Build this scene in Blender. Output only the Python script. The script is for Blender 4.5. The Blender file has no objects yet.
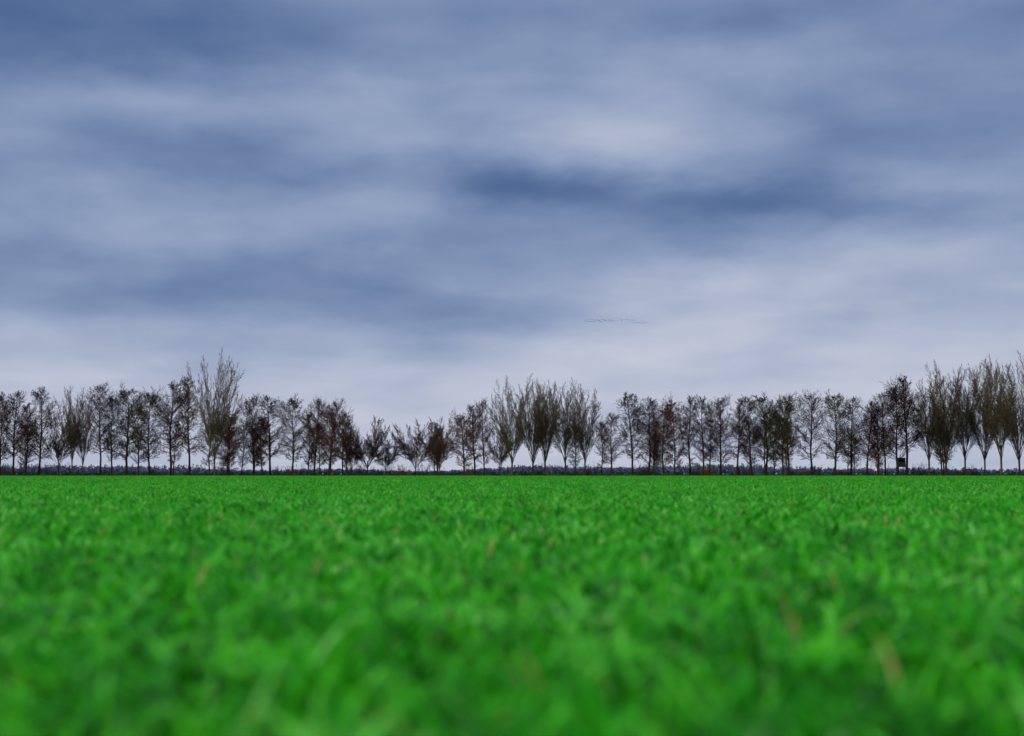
import bpy, math, random
import numpy as np
from mathutils import Vector, Matrix
random.seed(7); np.random.seed(7)
scene = bpy.context.scene
F = 1422.0
CAM_H = 0.47
HOR = 474.0

# ------------------------------------------------------------------ helpers
def s2l(c):
    c = c/255.0
    return c/12.92 if c <= 0.04045 else ((c+0.055)/1.055)**2.4
def rgb(r, g, b): return (s2l(r), s2l(g), s2l(b), 1.0)

def link_obj(name, mesh, parent=None, mat=None):
    o = bpy.data.objects.new(name, mesh)
    scene.collection.objects.link(o)
    if parent: o.parent = parent
    if mat: mesh.materials.append(mat)
    return o

# ------------------------------------------------------------------ camera
cam_d = bpy.data.cameras.new("camera"); cam = bpy.data.objects.new("camera", cam_d)
scene.collection.objects.link(cam)
cam_d.sensor_width = 36; cam_d.lens = F*36/1024.0
cam_d.clip_start = 0.05; cam_d.clip_end = 20000
cam.location = (0, 0, CAM_H)
pitch = math.atan((HOR-368)/F)
cam.rotation_euler = (math.pi/2+pitch, 0, 0)
cam_d.dof.use_dof = True
cam_d.dof.focus_distance = 270
cam_d.dof.aperture_fstop = 1.25
scene.camera = cam

# ------------------------------------------------------------------ world
SUN_EL = math.radians(46); SUN_AZ = math.radians(-100)   # azimuth from +Y, to the left
world = bpy.data.worlds.new("World"); scene.world = world
world.use_nodes = True
nt = world.node_tree; N = nt.nodes; L = nt.links
for n in list(N): N.remove(n)
def sock(inp, v):
    if isinstance(v, bpy.types.NodeSocket): L.new(v, inp)
    else: inp.default_value = v
def M(op, a, b=None, c=None, clamp=False):
    n = N.new('ShaderNodeMath'); n.operation = op; n.use_clamp = clamp
    sock(n.inputs[0], a)
    if b is not None: sock(n.inputs[1], b)
    if c is not None: sock(n.inputs[2], c)
    return n.outputs[0]
tc = N.new('ShaderNodeTexCoord')
sep = N.new('ShaderNodeSeparateXYZ'); L.new(tc.outputs['Generated'], sep.inputs[0])
dx, dy, dz = sep.outputs
az0 = M('ARCTAN2', dx, dy)
el0 = M('ARCSINE', dz)
zz = M('ADD', M('MAXIMUM', dz, 0.0), 0.16)
px = M('DIVIDE', dx, zz); py = M('DIVIDE', dy, zz)
comb = N.new('ShaderNodeCombineXYZ'); L.new(px, comb.inputs[0]); L.new(py, comb.inputs[1])
def noise(vec, scale, detail, rough=0.5, dist=0.0, off=(0,0,0), sc=(1,1,1)):
    mp = N.new('ShaderNodeMapping'); L.new(vec, mp.inputs[0])
    mp.inputs['Location'].default_value = off; mp.inputs['Scale'].default_value = sc
    n = N.new('ShaderNodeTexNoise'); L.new(mp.outputs[0], n.inputs['Vector'])
    n.inputs['Scale'].default_value = scale; n.inputs['Detail'].default_value = detail
    n.inputs['Roughness'].default_value = rough; n.inputs['Distortion'].default_value = dist
    return n.outputs[0]
deck = comb.outputs[0]
ae = N.new('ShaderNodeCombineXYZ'); L.new(az0, ae.inputs[0]); L.new(el0, ae.inputs[1])
aev = ae.outputs[0]
w1 = noise(aev, 12, 6, 0.5, 0, (3.1, 1.7, 0), (0.7, 1.5, 1))
w2 = noise(aev, 12, 6, 0.5, 0, (8.4, 5.2, 0), (0.7, 1.5, 1))
az = M('ADD', az0, M('MULTIPLY', M('SUBTRACT', w1, 0.5), 0.15))
el = M('ADD', el0, M('MULTIPLY', M('SUBTRACT', w2, 0.5), 0.07))
blobs = [  # X, Y, sx, sy, amp  (angles below)
 (640,118,120,30,.24),(760,300,140,30,.22),(330,110,150,26,.12),(520,50,120,28,.10),
 (965,185,110,16,.12),(40,30,150,46,-.18),(90,125,130,22,.08),(260,165,150,12,-.07),
 (200,222,190,18,.10),(140,300,220,28,-.19),(430,295,120,22,-.13),(500,178,55,24,-.18),
 (590,190,100,18,-.15),(790,212,120,18,-.20),(650,245,100,20,-.10),(860,135,110,16,-.07),
 (450,385,180,22,.06),(950,300,90,18,-.08),(380,195,60,34,.08),(900,30,150,26,-.03),
 (740,60,90,18,.08),(250,60,130,18,-.08),(690,345,200,12,.06),(980,250,90,16,.06),(230,355,160,12,-.04)]
acc = None
for X, Y, sx, sy, a in blobs:
    ca = math.atan((X-512)/F); ce = math.atan((HOR-Y)/F)
    u = M('MULTIPLY', M('SUBTRACT', az, ca), F/sx)
    v = M('MULTIPLY', M('SUBTRACT', el, ce), F/sy)
    q = M('ADD', M('MULTIPLY', u, u), M('MULTIPLY', v, v))
    g = M('EXPONENT', M('MULTIPLY', q, -0.5))
    acc = M('MULTIPLY', g, a) if acc is None else M('MULTIPLY_ADD', g, a, acc)
mr = N.new('ShaderNodeValToRGB'); L.new(M('MULTIPLY', el0, 2.5), mr.inputs[0])
cr = mr.color_ramp
pts = [(0.0,.85),(0.10,.84),(0.2,.77),(0.3,.62),(0.5,.46),(0.8,.40),(1.0,.75)]
cr.elements[0].position = 0; cr.elements[1].position = 1
for i,(p,v) in enumerate(pts):
    e = cr.elements[0] if i == 0 else (cr.elements[-1] if i == len(pts)-1 else cr.elements.new(p))
    e.color = (v,v,v,1)
base = mr.outputs[0]
n1 = noise(deck, 0.9, 6, 0.5, 0.2, (2.0, 4.0, 0), (0.8, 1.0, 1))
n2 = noise(deck, 2.6, 6, 0.5, 0.3, (7.0, 1.0, 0), (0.7, 1.0, 1))
n3 = noise(aev, 13, 5, 0.45, 0.1, (1.0, 9.0, 0), (0.6, 1.9, 1))
n4 = noise(aev, 34, 4, 0.45, 0.1, (4.0, 2.0, 0), (0.6, 1.7, 1))
b = M('ADD', base, acc)
b = M('MULTIPLY_ADD', M('SUBTRACT', n1, 0.5), 0.26, b)
b = M('MULTIPLY_ADD', M('SUBTRACT', n2, 0.5), 0.22, b)
b = M('MULTIPLY_ADD', M('SUBTRACT', n3, 0.5), 0.38, b)
b = M('MULTIPLY_ADD', M('SUBTRACT', n4, 0.5), 0.10, b)
ramp = N.new('ShaderNodeValToRGB'); L.new(b, ramp.inputs[0])
rr = ramp.color_ramp; rr.interpolation = 'B_SPLINE'
cols = [(0.0,(60,86,134)),(0.2,(80,106,151)),(0.4,(113,135,173)),(0.6,(145,161,194)),(0.8,(180,188,210)),(1.0,(208,211,225))]
for i,(p,c) in enumerate(cols):
    e = rr.elements[0] if i == 0 else (rr.elements[-1] if i == len(cols)-1 else rr.elements.new(p))
    e.color = rgb(*c)
    if i in (0, len(cols)-1): e.position = p
sky = N.new('ShaderNodeTexSky'); sky.sky_type = 'NISHITA'; sky.sun_disc = False
sky.sun_elevation = SUN_EL; sky.sun_rotation = SUN_AZ
bg1 = N.new('ShaderNodeBackground'); L.new(sky.outputs[0], bg1.inputs[0]); bg1.inputs[1].default_value = 0.08
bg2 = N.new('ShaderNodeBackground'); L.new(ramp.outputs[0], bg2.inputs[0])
zen = N.new('ShaderNodeMapRange'); L.new(el0, zen.inputs[0]); zen.interpolation_type='SMOOTHSTEP'  # sky overhead, out of view, brightened as added light for the crop
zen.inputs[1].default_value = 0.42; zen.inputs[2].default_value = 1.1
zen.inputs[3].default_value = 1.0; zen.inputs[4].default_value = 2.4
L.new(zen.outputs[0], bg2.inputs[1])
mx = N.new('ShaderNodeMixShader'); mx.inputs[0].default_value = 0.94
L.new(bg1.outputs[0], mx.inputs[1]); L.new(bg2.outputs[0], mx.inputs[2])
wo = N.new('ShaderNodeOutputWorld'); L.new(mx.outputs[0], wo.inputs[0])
world.cycles.sampling_method = 'MANUAL'; world.cycles.sample_map_resolution = 512

sd = bpy.data.lights.new("sun", 'SUN'); so = bpy.data.objects.new("sun", sd)
scene.collection.objects.link(so)
sd.energy = 1.5; sd.angle = math.radians(12); sd.color = (1.0, .95, .84)
dirv = Vector((math.sin(SUN_AZ)*math.cos(SUN_EL), math.cos(SUN_AZ)*math.cos(SUN_EL), math.sin(SUN_EL)))
so.rotation_euler = dirv.to_track_quat('Z', 'Y').to_euler()
so.location = dirv*200

# ------------------------------------------------------------------ materials
def new_mat(name):
    m = bpy.data.materials.new(name); m.use_nodes = True
    t = m.node_tree
    return m, t, t.nodes, t.links, t.nodes['Principled BSDF']

def bark_mat(name, c1, c2, rough=0.9):
    m, t, n, l, p = new_mat(name)
    oi = n.new('ShaderNodeObjectInfo')
    geo = n.new('ShaderNodeNewGeometry')
    nz = n.new('ShaderNodeTexNoise'); nz.inputs['Scale'].default_value = 0.5; nz.inputs['Detail'].default_value = 3
    l.new(geo.outputs['Position'], nz.inputs['Vector'])
    ad = n.new('ShaderNodeMath'); ad.operation = 'MULTIPLY_ADD'
    l.new(nz.outputs[0], ad.inputs[0]); ad.inputs[1].default_value = 0.6
    sb = n.new('ShaderNodeMath'); sb.operation = 'MULTIPLY_ADD'
    l.new(oi.outputs['Random'], sb.inputs[0]); sb.inputs[1].default_value = 0.9; sb.inputs[2].default_value = -0.25
    l.new(sb.outputs[0], ad.inputs[2])
    mixc = n.new('ShaderNodeMix'); mixc.data_type = 'RGBA'
    l.new(ad.outputs[0], mixc.inputs[0]); mixc.inputs[6].default_value = (*c1,1); mixc.inputs[7].default_value = (*c2,1)
    l.new(mixc.outputs[2], p.inputs['Base Color'])
    p.inputs['Roughness'].default_value = rough
    p.inputs['Specular IOR Level'].default_value = 0.05
    return m
m_alder = bark_mat("alder_bark", (.036,.018,.017), (.105,.046,.030))
m_alder_red = bark_mat("alder_bark_reddish", (.10,.030,.016), (.17,.052,.026))
m_alder_ol = bark_mat("alder_bark_olive", (.050,.046,.014), (.085,.072,.022))
m_poplar = bark_mat("poplar_bark", (.105,.074,.038), (.185,.132,.068))
m_round = bark_mat("shrubby_bark", (.075,.034,.025), (.12,.056,.036))
m_far = bark_mat("distant_branches_hazed", (.12,.14,.19), (.14,.16,.21))  # blue-grey aerial haze painted into the branch colour
m_hedge = bark_mat("hedge_twigs", (.040,.034,.030), (.085,.062,.042))
m_rust = bark_mat("rust_leaves", (.14,.045,.015), (.22,.085,.02))
m_straw = bark_mat("dry_grass", (.04,.12,.012), (.08,.15,.03))

# ------------------------------------------------------------------ tree generator
class Segs:
    def __init__(s): s.a=[]; s.b=[]; s.ra=[]; s.rb=[]; s.leaf=[]
    def add(s, a, b, ra, rb): s.a.append(a); s.b.append(b); s.ra.append(ra); s.rb.append(rb)
    def mesh(s, name, leaf_size=0.0, sides=3):
        A=np.array(s.a); B=np.array(s.b); ra=np.array(s.ra)[:,None]; rb=np.array(s.rb)[:,None]
        D=B-A; D/= (np.linalg.norm(D,axis=1,keepdims=True)+1e-9)
        ref=np.where(np.abs(D[:,2:3])>0.9, np.array([[1.,0,0]]), np.array([[0,0,1.]]))
        U=np.cross(D,ref); U/=np.linalg.norm(U,axis=1,keepdims=True); V=np.cross(D,U)
        n=len(A); k=sides
        vs=np.zeros((n,2*k,3))
        for i in range(k):
            t=2*math.pi*i/k; o=U*math.cos(t)+V*math.sin(t)
            vs[:,i]=A+o*ra; vs[:,k+i]=B+o*rb
        verts=vs.reshape(-1,3)
        off=(np.arange(n)*2*k)[:,None]
        fs=[]
        for i in range(k):
            j=(i+1)%k
            fs.append(np.hstack([off+i,off+j,off+k+j,off+k+i]))
        faces=np.stack(fs,1).reshape(-1,4)
        if s.leaf and leaf_size>0:
            P=np.array(s.leaf); m=len(P)
            X=np.random.normal(size=(m,3)); X/=np.linalg.norm(X,axis=1,keepdims=True)
            Y=np.cross(X,np.random.normal(size=(m,3))); Y/=np.linalg.norm(Y,axis=1,keepdims=True)
            sz=leaf_size*np.random.uniform(.5,1.2,(m,1))
            q=np.stack([P-X*sz-Y*sz*.6,P+X*sz-Y*sz*.6,P+X*sz+Y*sz*.6,P-X*sz+Y*sz*.6],1).reshape(-1,3)
            o=len(verts); verts=np.vstack([verts,q])
            faces=np.vstack([faces,(o+np.arange(m)[:,None]*4)+np.arange(4)])
        return quads_mesh(name, verts, faces)

def quads_mesh(name, verts, faces):
    me=bpy.data.meshes.new(name)
    me.vertices.add(len(verts)); me.vertices.foreach_set('co', np.asarray(verts,dtype=np.float32).ravel())
    nf=len(faces)
    me.loops.add(nf*4); me.loops.foreach_set('vertex_index', np.asarray(faces,dtype=np.int32).ravel())
    me.polygons.add(nf); me.polygons.foreach_set('loop_start', np.arange(0,nf*4,4,dtype=np.int32))
    me.polygons.foreach_set('loop_total', np.full(nf,4,dtype=np.int32))
    me.update(calc_edges=True)
    return me

R=random.Random(11)
def nrm(v):
    l=math.sqrt(v[0]**2+v[1]**2+v[2]**2)+1e-9
    return (v[0]/l,v[1]/l,v[2]/l)
def perp_dir(d, ang, az):
    x,y,z=d
    if abs(z)>.9: u=nrm((0,z,-y))
    else: u=nrm((y,-x,0))
    v=(y*u[2]-z*u[1], z*u[0]-x*u[2], x*u[1]-y*u[0])
    c=math.cos(ang); s=math.sin(ang); ca=math.cos(az)*s; sa=math.sin(az)*s
    return (x*c+u[0]*ca+v[0]*sa, y*c+u[1]*ca+v[1]*sa, z*c+u[2]*ca+v[2]*sa)

def branch(S, p, d, Ln, r, lvl, P):
    nseg=P['nseg'][lvl]; step=Ln/nseg; wob=P['wob'][lvl]; trop=P['trop'][lvl]
    nch=P['nch'][lvl] if lvl < len(P['nch']) else 0
    pts=[p]; rads=[r]; dirs=[d]
    for i in range(nseg):
        d=nrm((d[0]+R.gauss(0,wob), d[1]+R.gauss(0,wob), d[2]+R.gauss(0,wob)+trop))
        q=(p[0]+d[0]*step,p[1]+d[1]*step,p[2]+d[2]*step)
        r2=max(r*(1-(i+1)/nseg*0.85), P['rmin'])
        S.add(p,q,rads[-1],r2); pts.append(q); rads.append(r2); dirs.append(d); p=q
    if lvl==P['last']:
        if R.random()<P.get('leafp',0): S.leaf.append(pts[-1])
        if R.random()<P.get('leafp',0): S.leaf.append(pts[len(pts)//2])
    for c in range(nch):
        t=P['start'][lvl]+(1-P['start'][lvl])*(c+R.random())/nch
        t=min(t,0.99); f=t*nseg; i=int(f); fr=f-i
        a=pts[i]; bb=pts[i+1]
        q=(a[0]+(bb[0]-a[0])*fr,a[1]+(bb[1]-a[1])*fr,a[2]+(bb[2]-a[2])*fr)
        cd=perp_dir(dirs[i+1], R.gauss(P['ang'][lvl],0.15), R.uniform(0,2*math.pi))
        cl=Ln*P['ratio'][lvl]*(1-P.get('tap',.55)*t)*R.uniform(.6,1.25)
        branch(S,q,cd,cl,max(rads[i]*0.5,P['rmin']),lvl+1,P)

def alder(H=18, W=2.6, base=.2, nlimb=60, leafp=.5, dens=1.0, skew=1.0):
    S=Segs(); ns=14; p=(0,0,-.3); d=(R.gauss(0,.02),R.gauss(0,.02),1); pts=[p]; rs=[]
    r0=0.014*H
    for i in range(ns):
        d=nrm((d[0]+R.gauss(0,.045),d[1]+R.gauss(0,.045),d[2]+.3))
        st=(H*.96+.3)/ns; q=(p[0]+d[0]*st,p[1]+d[1]*st,p[2]+d[2]*st)
        ra=r0*(1-i/ns)**.8+.02; rb=r0*(1-(i+1)/ns)**.8+.02
        S.add(p,q,ra,rb); p=q; pts.append(p); rs.append(ra)
    P=dict(nseg=[0,6,4,2],wob=[0,.12,.17,.22],trop=[0,.08,.06,.03],nch=[0,int(11*dens),int(8*dens)],start=[0,.15,.1],
           ang=[0,.75,.7],ratio=[0,.46,.5],rmin=.014,last=3,leafp=leafp)
    gaps=[R.uniform(.3,.9) for _ in range(2)]
    lob=[(R.uniform(0,6.28),R.uniform(0,1)) for _ in range(3)]
    for c in range(nlimb):
        t=base+(1-base)*((c+R.random())/nlimb)**.95; t=min(t,.985)
        u=(t-base)/(1-base)
        if any(abs(t-g)<.015 for g in gaps): continue
        prof=(min(1,(u+.15)/.4))**.8*(1-u**(2.8*skew))**.7
        a=R.uniform(0,2*math.pi)
        bulge=sum(.35*math.exp(-((u-lu)/.15)**2)*max(0,math.cos(a-la)) for la,lu in lob)
        Ln=W*(prof*(.85+bulge)+.17)*R.uniform(.65,1.2)
        f=t*ns; i=min(int(f),ns-1); fr=f-i
        q=tuple(pts[i][k]+(pts[i+1][k]-pts[i][k])*fr for k in range(3))
        el_=R.uniform(.1,.65)+u*.4
        dd=(math.cos(a)*math.cos(el_),math.sin(a)*math.cos(el_),math.sin(el_))
        branch(S,q,dd,Ln*1.1,rs[i]*.3+.012,1,P)
    return S

def fan(H=20, spread=.5, nstem=8, fork=.12, leafp=.1, rt=.012, tw=1.0, uptrop=.03, r1=.40, a0=.38, rmin=.0145, n0=14):
    S=Segs(); fh=H*fork
    S.add((0,0,-.3),(0,0,fh*.5),H*rt*1.25,H*rt*1.05); S.add((0,0,fh*.5),(0,0,fh),H*rt*1.05,H*rt)
    P=dict(nseg=[12,7,4,2],wob=[.035,.08,.11,.15],trop=[uptrop,.04,.05,.04],nch=[n0,10,int(7*tw)],start=[.12,.12,.1],
           ang=[a0,.48,.5],ratio=[r1,.42,.45],rmin=rmin,last=3,leafp=leafp,tap=.55)
    for s in range(nstem):
        a=2*math.pi*(s*.618+R.uniform(-.06,.06))
        t=spread*math.sqrt((s+.1)/nstem)
        d=nrm((math.cos(a)*math.sin(t),math.sin(a)*math.sin(t),math.cos(t)))
        Ln=(H-fh)*R.uniform(.92,.96)*(1-.26*(t/spread)**2)
        h0=fh*R.uniform(.75,1) if s<nstem*.6 else fh*R.uniform(1,1.6)
        branch(S,(0,0,h0),d,Ln*(1 if h0<=fh else .87),H*rt*.34,0,P)
    S.add((0,0,fh),(0,0,fh*1.7),H*rt,H*rt*.6)
    return S

V={}
V['alder']=[alder(18,R.uniform(3.5,5.0),R.uniform(.15,.27),R.randint(60,78),.2,skew=R.uniform(.6,1.4)).mesh(f"alder_mesh_{i}",.05) for i in range(8)]
V['alder_red']=[alder(18,4.6,.17,80,.45,skew=1.4).mesh(f"alder_red_mesh_{i}",.07) for i in range(2)]
V['alder_ol']=[alder(18,4.3,.2,72,.4,skew=1.2).mesh(f"alder_olive_mesh_{i}",.07) for i in range(3)]
V['poplar']=[fan(20,.60,17,.13,uptrop=.008).mesh(f"poplar_mesh_{i}",.04) for i in range(3)]
V['poplar_n']=[fan(20,.50,15,.16,uptrop=.012).mesh(f"poplar_narrow_mesh_{i}",.04) for i in range(3)]
V['round']=[fan(12,.95,14,.15,.2,.011,1.0,.0,.42,.5,.0125,15).mesh(f"round_tree_mesh_{i}",.05) for i in range(4)]
for k,m in (('alder',m_alder),('alder_red',m_alder_red),('alder_ol',m_alder_ol),('poplar',m_poplar),('poplar_n',m_poplar),('round',m_round)):
    for me in V[k]: me.materials.append(m)
HT={}
for k in V:
    for me in V[k]:
        co=np.zeros(len(me.vertices)*3,dtype=np.float32); me.vertices.foreach_get('co',co)
        HT[me.name]=float(np.percentile(co.reshape(-1,3)[:,2],99.8))

row=bpy.data.objects.new("distant_tree_row",None); scene.collection.objects.link(row)
cnt={}
def tree(kind, X, top, wf=1.0, D=None, parent=row, name=None):
    D = D or R.uniform(276,296)
    me = V[kind][R.randrange(len(V[kind]))]
    h=(473-top)/F*D + 0.5
    s=h/HT[me.name]
    lab={'alder':'alder_tree','alder_red':'alder_tree','alder_ol':'alder_tree','poplar':'poplar_tree','poplar_n':'poplar_tree','round':'field_maple'}[kind]
    if parent is row:
        cnt[lab]=cnt.get(lab,0)+1; nm=f"{lab}_part_{cnt[lab]}"
    else: nm=name or lab
    o=bpy.data.objects.new(nm,me); scene.collection.objects.link(o)
    o.parent=parent
    wf*=R.uniform(.85,1.15)
    o.location=((X-512)/F*D, D, 0); o.rotation_euler=(0,0,R.uniform(0,6.28))
    o.scale=(s*wf,s*wf,s)
    return o
T=[('alder',-14,388),('alder',1,391),('alder',14,390),('alder',27,402),('alder',40,386),('round',60,410,.8),('alder',101,382),
('alder_ol',113,392),('alder_ol',127,384),('alder_ol',150,388),('alder',139,402),('alder',172,379),('alder',190,376),('alder_red',228,410),
('alder',242,420),('alder',254,394),('alder',271,394),('alder_ol',293,394),('alder',315,396),('alder',331,398),('alder',343,410),('alder_red',309,408),
('round',368,416,1),('round',386,434,.9),('round',352,428,.8),('round',416,419,1),('round',440,417,.9),('alder_red',464,411,1.2),('alder',484,398),('alder',475,404),
('round',500,425,.7),('alder',612,412),('alder',601,420),('alder_ol',632,392),('alder',648,396),('alder_red',663,404,1.1),('alder_red',674,396),('alder',690,395),
('alder',703,394),('alder',720,395),('alder',737,397),('alder',751,395),('alder_ol',766,394),('alder',788,392),('alder_ol',782,398),('alder',812,390),
('alder_ol',834,390),('alder',850,396),('alder',866,400),('alder',884,390),('alder',906,374,1.1),('alder',897,384),('alder',1040,370),('alder',1056,375),
('alder',-30,392),('alder',-46,388),('alder',1075,380),('alder',1095,385),('alder',-65,392),('alder',-85,392)]
for t in T: tree(*t)
for k in range(28):
    kk='alder' if R.random()<.65 else ('alder_ol' if R.random()<.8 else 'alder_red')
    tree(kk, R.uniform(-60,1080), R.uniform(406,440),1.0,D=R.uniform(300,330))
for (X,top,k,wf) in [(73,386,'poplar_n',.7),(84,398,'poplar_n',.7),(215,352,'poplar',.72),(512,378,'poplar',.85),(533,377,'poplar',.85),(545,380,'poplar_n',.9),
        (565,380,'poplar_n',.9),(585,388,'poplar_n',1),(928,372,'poplar_n',.85),(945,363,'poplar',.8),(964,368,'poplar_n',.85),(984,360,'poplar',.8),(1000,357,'poplar_n',.95),(1018,356,'poplar',.8)]:
    tree(k,X,top,wf,D=R.uniform(274,284),parent=None,name='poplar_tree')

# ------------------------------------------------------------------ hedge / undergrowth under the trees
def bush_segs(S, x, y, h, w, n):
    for i in range(n):
        a=R.uniform(0,6.28); t=abs(R.gauss(0,.5))
        p=(x+R.gauss(0,w*.3),y+R.gauss(0,w*.3),0)
        d=nrm((math.cos(a)*math.sin(t),math.sin(a)*math.sin(t),math.cos(t)))
        Ln=h*R.uniform(.5,1.1)
        for k in range(3):
            q=tuple(p[j]+d[j]*Ln/3 for j in range(3)); S.add(p,q,.03*(1-k*.25),.024*(1-k*.25))
            for _ in range(3):
                e=nrm((d[0]+R.gauss(0,.6),d[1]+R.gauss(0,.6),d[2]+R.gauss(0,.5)))
                l2=Ln*.25; e2=tuple(q[j]+e[j]*l2 for j in range(3)); S.add(q,e2,.018,.012); S.leaf.append(e2)
            d=nrm((d[0]+R.gauss(0,.15),d[1]+R.gauss(0,.15),d[2])); p=q
S=Segs()
for i in range(330):
    x=R.uniform(-135,135); y=R.uniform(280,312)
    hh=R.uniform(.3,1.1)
    if R.random()<.22: hh*=2.8
    bush_segs(S,x,y,hh,1.6,10)
link_obj("hedge",S.mesh("hedge",.07),mat=m_hedge)
S=Segs()
for X in (291,402,470,708):
    bush_segs(S,(X-512)/F*282,282,1.9,1.5,16)
link_obj("beech_bush",S.mesh("beech_bush",.10),mat=m_rust)
S=Segs()
for i in range(9000):
    x=R.uniform(-140,140); y=R.uniform(271,280); h=R.uniform(.12,.4)
    S.add((x,y,0),(x+R.gauss(0,.1),y+R.gauss(0,.1),h),.03,.008)
link_obj("verge_grass",S.mesh("verge_grass"),mat=m_straw)

# distant woodland, far behind the row
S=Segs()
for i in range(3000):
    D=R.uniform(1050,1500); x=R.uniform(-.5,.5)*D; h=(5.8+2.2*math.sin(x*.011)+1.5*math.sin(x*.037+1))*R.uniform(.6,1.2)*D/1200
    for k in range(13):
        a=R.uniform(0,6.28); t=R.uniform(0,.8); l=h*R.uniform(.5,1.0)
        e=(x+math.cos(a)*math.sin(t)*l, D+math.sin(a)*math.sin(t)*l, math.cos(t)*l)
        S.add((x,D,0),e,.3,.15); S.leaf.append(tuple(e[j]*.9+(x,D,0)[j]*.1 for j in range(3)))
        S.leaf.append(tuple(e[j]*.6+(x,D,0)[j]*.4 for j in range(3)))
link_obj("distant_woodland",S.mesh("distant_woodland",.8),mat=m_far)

# ------------------------------------------------------------------ hunting hide
m_wood=bark_mat("weathered_wood",(.030,.027,.025),(.045,.038,.032))
hide=bpy.data.objects.new("hunting_hide",None); scene.collection.objects.link(hide)
hide.location=((900-512)/F*273,273,0)
def box(name,lo,hi,parent,mat):
    x0,y0,z0=lo;x1,y1,z1=hi
    v=[(x0,y0,z0),(x1,y0,z0),(x1,y1,z0),(x0,y1,z0),(x0,y0,z1),(x1,y0,z1),(x1,y1,z1),(x0,y1,z1)]
    f=[(0,3,2,1),(4,5,6,7),(0,1,5,4),(1,2,6,5),(2,3,7,6),(3,0,4,7)]
    me=bpy.data.meshes.new(name); me.from_pydata(v,[],f); me.update()
    return link_obj(name,me,parent,mat)
for i,(a,c) in enumerate([(-.6,-.6),(.6,-.6),(-.6,.6),(.6,.6)]):
    box(f"leg_{i+1}",(a-.06,c-.06,0),(a+.06,c+.06,1.8),hide,m_wood)
box("floor",(-.75,-.75,1.8),(.75,.75,1.9),hide,m_wood)
box("front_lower_wall",(-.7,-.7,1.9),(.7,-.65,2.8),hide,m_wood)
box("front_upper_wall",(-.7,-.7,3.2),(.7,-.65,3.5),hide,m_wood)
box("left_wall",(-.7,-.647,1.9),(-.65,.7,3.5),hide,m_wood)
box("right_wall",(.65,-.647,1.9),(.7,.7,3.5),hide,m_wood)
box("back_wall",(-.647,.65,1.9),(.647,.697,3.5),hide,m_wood)
box("roof",(-.85,-.85,3.503),(.85,.85,3.58),hide,m_wood)

# ------------------------------------------------------------------ flock of geese
m_bird,_,_,_,pb=new_mat("goose_feathers"); pb.inputs['Base Color'].default_value=(.05,.045,.05,1); pb.inputs['Roughness'].default_value=.9
bv=[];bf=[]
def goose(cx,cy,cz,flap):
    o=len(bv)
    ring=[(-.42,.03),(-.25,.11),(0,.14),(.2,.10),(.34,.04),(.62,.035),(.75,.015)]
    for (x,r) in ring:
        for k in range(6):
            a=k*math.pi/3; bv.append((cx+x,cy+r*math.cos(a),cz+r*math.sin(a)))
    for i in range(len(ring)-1):
        for k in range(6):
            bf.append((o+i*6+k,o+i*6+(k+1)%6,o+(i+1)*6+(k+1)%6,o+(i+1)*6+k))
    for s in (-1,1):
        w=len(bv)
        z1=.2*flap; z2=.4*flap
        bv.extend([(cx+.15,cy+s*.1,cz+.03),(cx-.18,cy+s*.1,cz+.03),(cx-.14,cy+s*.42,cz+z1),(cx+.17,cy+s*.42,cz+z1),(cx-.12,cy+s*.85,cz+z2),(cx-.02,cy+s*.85,cz+z2)])
        bf.append((w,w+1,w+2,w+3)); bf.append((w+3,w+2,w+4,w+5))
DB=1100
for i in range(74):
    X = 585+30*(i/46) if i<47 else 616+(i-47)*1.2
    Y = 320.0-0.9*math.sin((X-585)*.05)+ (0.06*max(0,X-620))+R.gauss(0,.10)
    X += R.gauss(0,.3)
    goose((X-512)/F*DB,DB+R.uniform(-12,12),(HOR-Y)/F*DB,R.uniform(-.6,.7))
me=bpy.data.meshes.new("goose_flock"); me.from_pydata(bv,[],bf); me.update()
link_obj("goose_flock",me,mat=m_bird)

# ------------------------------------------------------------------ ground
mg,t,n,l,p=new_mat("field_soil")
geo=n.new('ShaderNodeNewGeometry')
nz=n.new('ShaderNodeTexNoise'); nz.inputs['Scale'].default_value=.35; nz.inputs['Detail'].default_value=8
l.new(geo.outputs['Position'],nz.inputs['Vector'])
cr=n.new('ShaderNodeValToRGB'); l.new(nz.outputs[0],cr.inputs[0])
cr.color_ramp.elements[0].position=.3; cr.color_ramp.elements[0].color=(.010,.050,.002,1)
cr.color_ramp.elements[1].position=.7; cr.color_ramp.elements[1].color=(.020,.085,.004,1)
l.new(cr.outputs[0],p.inputs['Base Color']); p.inputs['Roughness'].default_value=1; p.inputs['Specular IOR Level'].default_value=0
gx=np.concatenate([-np.geomspace(9000,20,20),np.linspace(-15,15,7),np.geomspace(20,9000,20)])
gy=np.concatenate([[-3000,-500,-100,-30],np.linspace(-10,290,40),np.geomspace(300,12000,20)])
vv=[(x,y,0) for y in gy for x in gx]; nx=len(gx)
ff=[(j*nx+i,j*nx+i+1,(j+1)*nx+i+1,(j+1)*nx+i) for j in range(len(gy)-1) for i in range(nx-1)]
me=bpy.data.meshes.new("ground"); me.from_pydata(vv,[],ff); me.update()
link_obj("ground",me,mat=mg)

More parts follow.
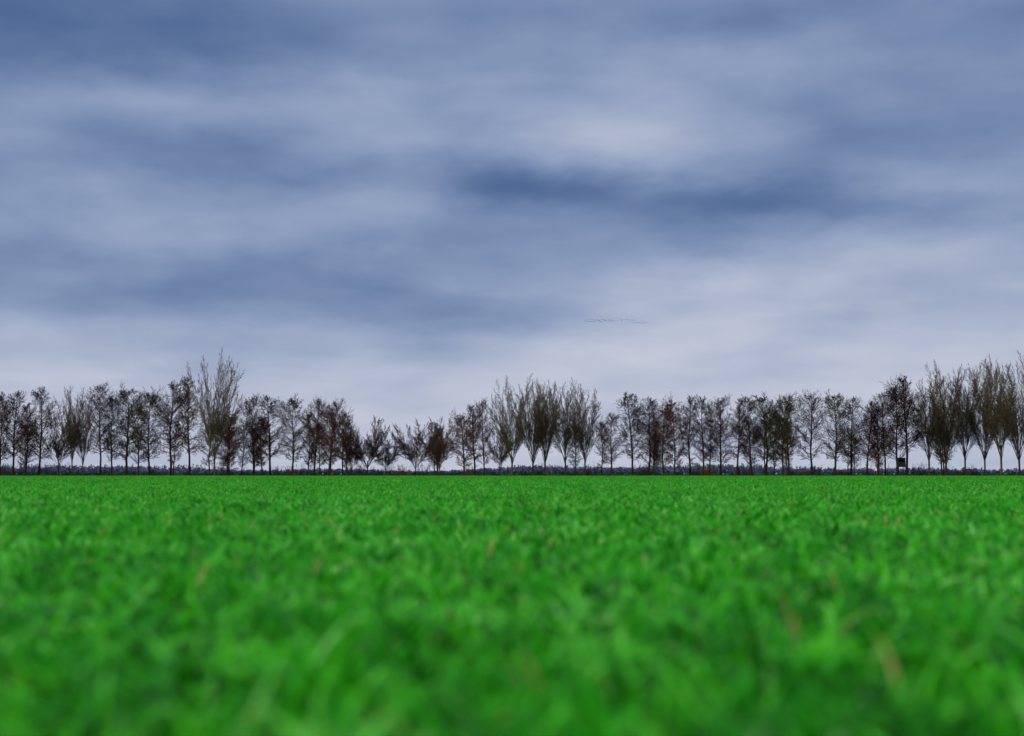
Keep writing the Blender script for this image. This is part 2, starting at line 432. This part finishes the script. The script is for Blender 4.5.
# ------------------------------------------------------------------ crop
mc,t,n,l,p=new_mat("crop_leaves")
at=n.new('ShaderNodeAttribute'); at.attribute_name='tint'
geo=n.new('ShaderNodeNewGeometry')
nz=n.new('ShaderNodeTexNoise'); nz.inputs['Scale'].default_value=.8; nz.inputs['Detail'].default_value=5; nz.inputs['Roughness'].default_value=.6
l.new(geo.outputs['Position'],nz.inputs['Vector'])
ma=n.new('ShaderNodeMath'); ma.operation='MULTIPLY_ADD'; l.new(nz.outputs[0],ma.inputs[0]); ma.inputs[1].default_value=.8
ms=n.new('ShaderNodeMath'); ms.operation='MULTIPLY_ADD'; l.new(at.outputs['Fac'],ms.inputs[0]); ms.inputs[1].default_value=.8; ms.inputs[2].default_value=-.33
l.new(ms.outputs[0],ma.inputs[2])
cr=n.new('ShaderNodeValToRGB'); l.new(ma.outputs[0],cr.inputs[0])
E=cr.color_ramp.elements
E[0].position=0; E[0].color=(.006,.10,.0008,1)
E[1].position=1.0; E[1].color=(.50,.44,.12,1)
for pos,c in [(.35,(.013,.27,.0008)),(.58,(.042,.48,.002)),(.76,(.12,.68,.018)),(.92,(.36,.84,.20))]:  # palest green stop holds the painted leaf glints
    e=E.new(pos); e.color=(*c,1)
l.new(cr.outputs[0],p.inputs['Base Color']); p.inputs['Roughness'].default_value=.38
p.inputs['Specular IOR Level'].default_value=.12
tr=n.new('ShaderNodeBsdfTranslucent'); l.new(cr.outputs[0],tr.inputs[0])
mxs=n.new('ShaderNodeMixShader'); mxs.inputs[0].default_value=.35
l.new(p.outputs[0],mxs.inputs[1]); l.new(tr.outputs[0],mxs.inputs[2])
l.new(mxs.outputs[0],n['Material Output'].inputs['Surface'])

def crop_tile(name,size,ntuft,nblade,hmin,hmax,width,nseg,spread=.02):
    n=ntuft*nblade
    cx=np.repeat(np.random.uniform(-size/2,size/2,ntuft),nblade)+np.random.normal(0,spread,n)
    cy=np.repeat(np.random.uniform(-size/2,size/2,ntuft),nblade)+np.random.normal(0,spread,n)
    hh=np.random.uniform(hmin,hmax,n)*np.repeat(np.random.uniform(.55,1.25,ntuft),nblade)
    az=np.random.uniform(0,2*np.pi,n); bend=np.random.uniform(.9,2.6,n); lean=np.random.uniform(0,.7,n)
    tw=np.random.uniform(-.9,.9,n)
    w=width*np.random.uniform(.6,1.3,n)
    tint=np.clip(np.repeat(np.random.normal(.5,.26,ntuft),nblade)+np.random.normal(0,.17,n),0,.88)
    tint=np.where(np.random.random(n)<.04,np.random.uniform(.85,1.08,n),tint)  # a few blades coloured pale to stand in for sky glints
    tint=np.where(np.random.random(n)<.004,1.35,tint)
    verts=np.zeros((n,(nseg+1)*2,3)); 
    px=cx.copy();py=cy.copy();pz=np.zeros(n); th=lean.copy()
    for i in range(nseg+1):
        f=i/nseg
        ww=w*(1-f**2.6)*(.7+.3*math.sin(math.pi*f))*.5+.0006
        a2=az+np.pi/2+tw*f
        verts[:,2*i,0]=px-np.cos(a2)*ww; verts[:,2*i,1]=py-np.sin(a2)*ww; verts[:,2*i,2]=pz
        verts[:,2*i+1,0]=px+np.cos(a2)*ww; verts[:,2*i+1,1]=py+np.sin(a2)*ww; verts[:,2*i+1,2]=pz+ww*np.sin(tw)*f
        st=hh/nseg
        px=px+np.sin(th)*np.cos(az)*st; py=py+np.sin(th)*np.sin(az)*st; pz=pz+np.cos(th)*st
        th=th+bend/nseg
    k=(nseg+1)*2; off=(np.arange(n)*k)[:,None]
    faces=np.concatenate([np.hstack([off+2*i,off+2*i+1,off+2*i+3,off+2*i+2]) for i in range(nseg)])
    me=quads_mesh(name,verts.reshape(-1,3),faces)
    a=me.attributes.new('tint','FLOAT','POINT'); a.data.foreach_set('value',np.repeat(tint,k).astype(np.float32))
    me.materials.append(mc)
    me.polygons.foreach_set('use_smooth',np.ones(len(me.polygons),dtype=bool))
    return me

def gn_instances(obj,coll):
    ng=bpy.data.node_groups.new(obj.name+"_scatter",'GeometryNodeTree')
    ng.interface.new_socket("Geometry",in_out='INPUT',socket_type='NodeSocketGeometry')
    ng.interface.new_socket("Geometry",in_out='OUTPUT',socket_type='NodeSocketGeometry')
    gi=ng.nodes.new('NodeGroupInput'); go=ng.nodes.new('NodeGroupOutput')
    ci=ng.nodes.new('GeometryNodeCollectionInfo'); ci.inputs[0].default_value=coll
    ci.inputs['Separate Children'].default_value=True; ci.inputs['Reset Children'].default_value=True
    io=ng.nodes.new('GeometryNodeInstanceOnPoints')
    def na(nm,ty):
        a=ng.nodes.new('GeometryNodeInputNamedAttribute'); a.data_type=ty; a.inputs[0].default_value=nm; return a.outputs[0]
    ng.links.new(gi.outputs[0],io.inputs['Points']); ng.links.new(ci.outputs[0],io.inputs['Instance'])
    io.inputs['Pick Instance'].default_value=True
    ng.links.new(na('idx','INT'),io.inputs['Instance Index'])
    ng.links.new(na('rot','FLOAT_VECTOR'),io.inputs['Rotation'])
    ng.links.new(na('scl','FLOAT_VECTOR'),io.inputs['Scale'])
    ng.links.new(io.outputs[0],go.inputs[0])
    md=obj.modifiers.new("scatter",'NODES'); md.node_group=ng

def scatter(name,tiles,pts,scl,parent):
    coll=bpy.data.collections.new(name+"_tiles")
    for i,me in enumerate(tiles):
        coll.objects.link(bpy.data.objects.new(f"{name}_tile_{i}",me))
    m=bpy.data.meshes.new(name); m.from_pydata(pts,[],[])
    n=len(pts)
    a=m.attributes.new('idx','INT','POINT'); a.data.foreach_set('value',np.random.randint(0,len(tiles),n).astype(np.int32))
    rot=np.zeros((n,3),dtype=np.float32); rot[:,2]=np.random.randint(0,4,n)*math.pi/2
    a=m.attributes.new('rot','FLOAT_VECTOR','POINT'); a.data.foreach_set('vector',rot.ravel())
    a=m.attributes.new('scl','FLOAT_VECTOR','POINT'); a.data.foreach_set('vector',np.asarray(scl,dtype=np.float32).ravel())
    o=link_obj(name,m,parent); gn_instances(o,coll); return o

field=bpy.data.objects.new("grass_field",None); scene.collection.objects.link(field)
near=[crop_tile(f"near_crop_{i}",1.0,95,11,.09,.19,.015,6,.024) for i in range(6)]
pts=[];scl=[]
y=.5
while y<56:
    hw=y*.62+3
    for x in np.arange(-math.ceil(hw),math.ceil(hw)+1):
        pts.append((float(x),y,0)); z=R.uniform(.9,1.1); scl.append((1,1,z))
    y+=1
scatter("near_crop",near,pts,scl,field)
far=[crop_tile(f"far_crop_{i}",4.0,1200,4,.13,.20,.026,3,.04) for i in range(4)]
pts=[];scl=[]
y=58
while y<272:
    hw=y*.55+8
    for x in np.arange(-math.ceil(hw/4)*4,math.ceil(hw/4)*4+1,4):
        pts.append((float(x),float(y),0)); scl.append((1,1,R.uniform(.85,1.15)))
    y+=4
scatter("far_crop",far,pts,scl,field)

scene.view_settings.view_transform='Standard'; scene.view_settings.look='None'
scene.view_settings.exposure=0; scene.view_settings.gamma=1
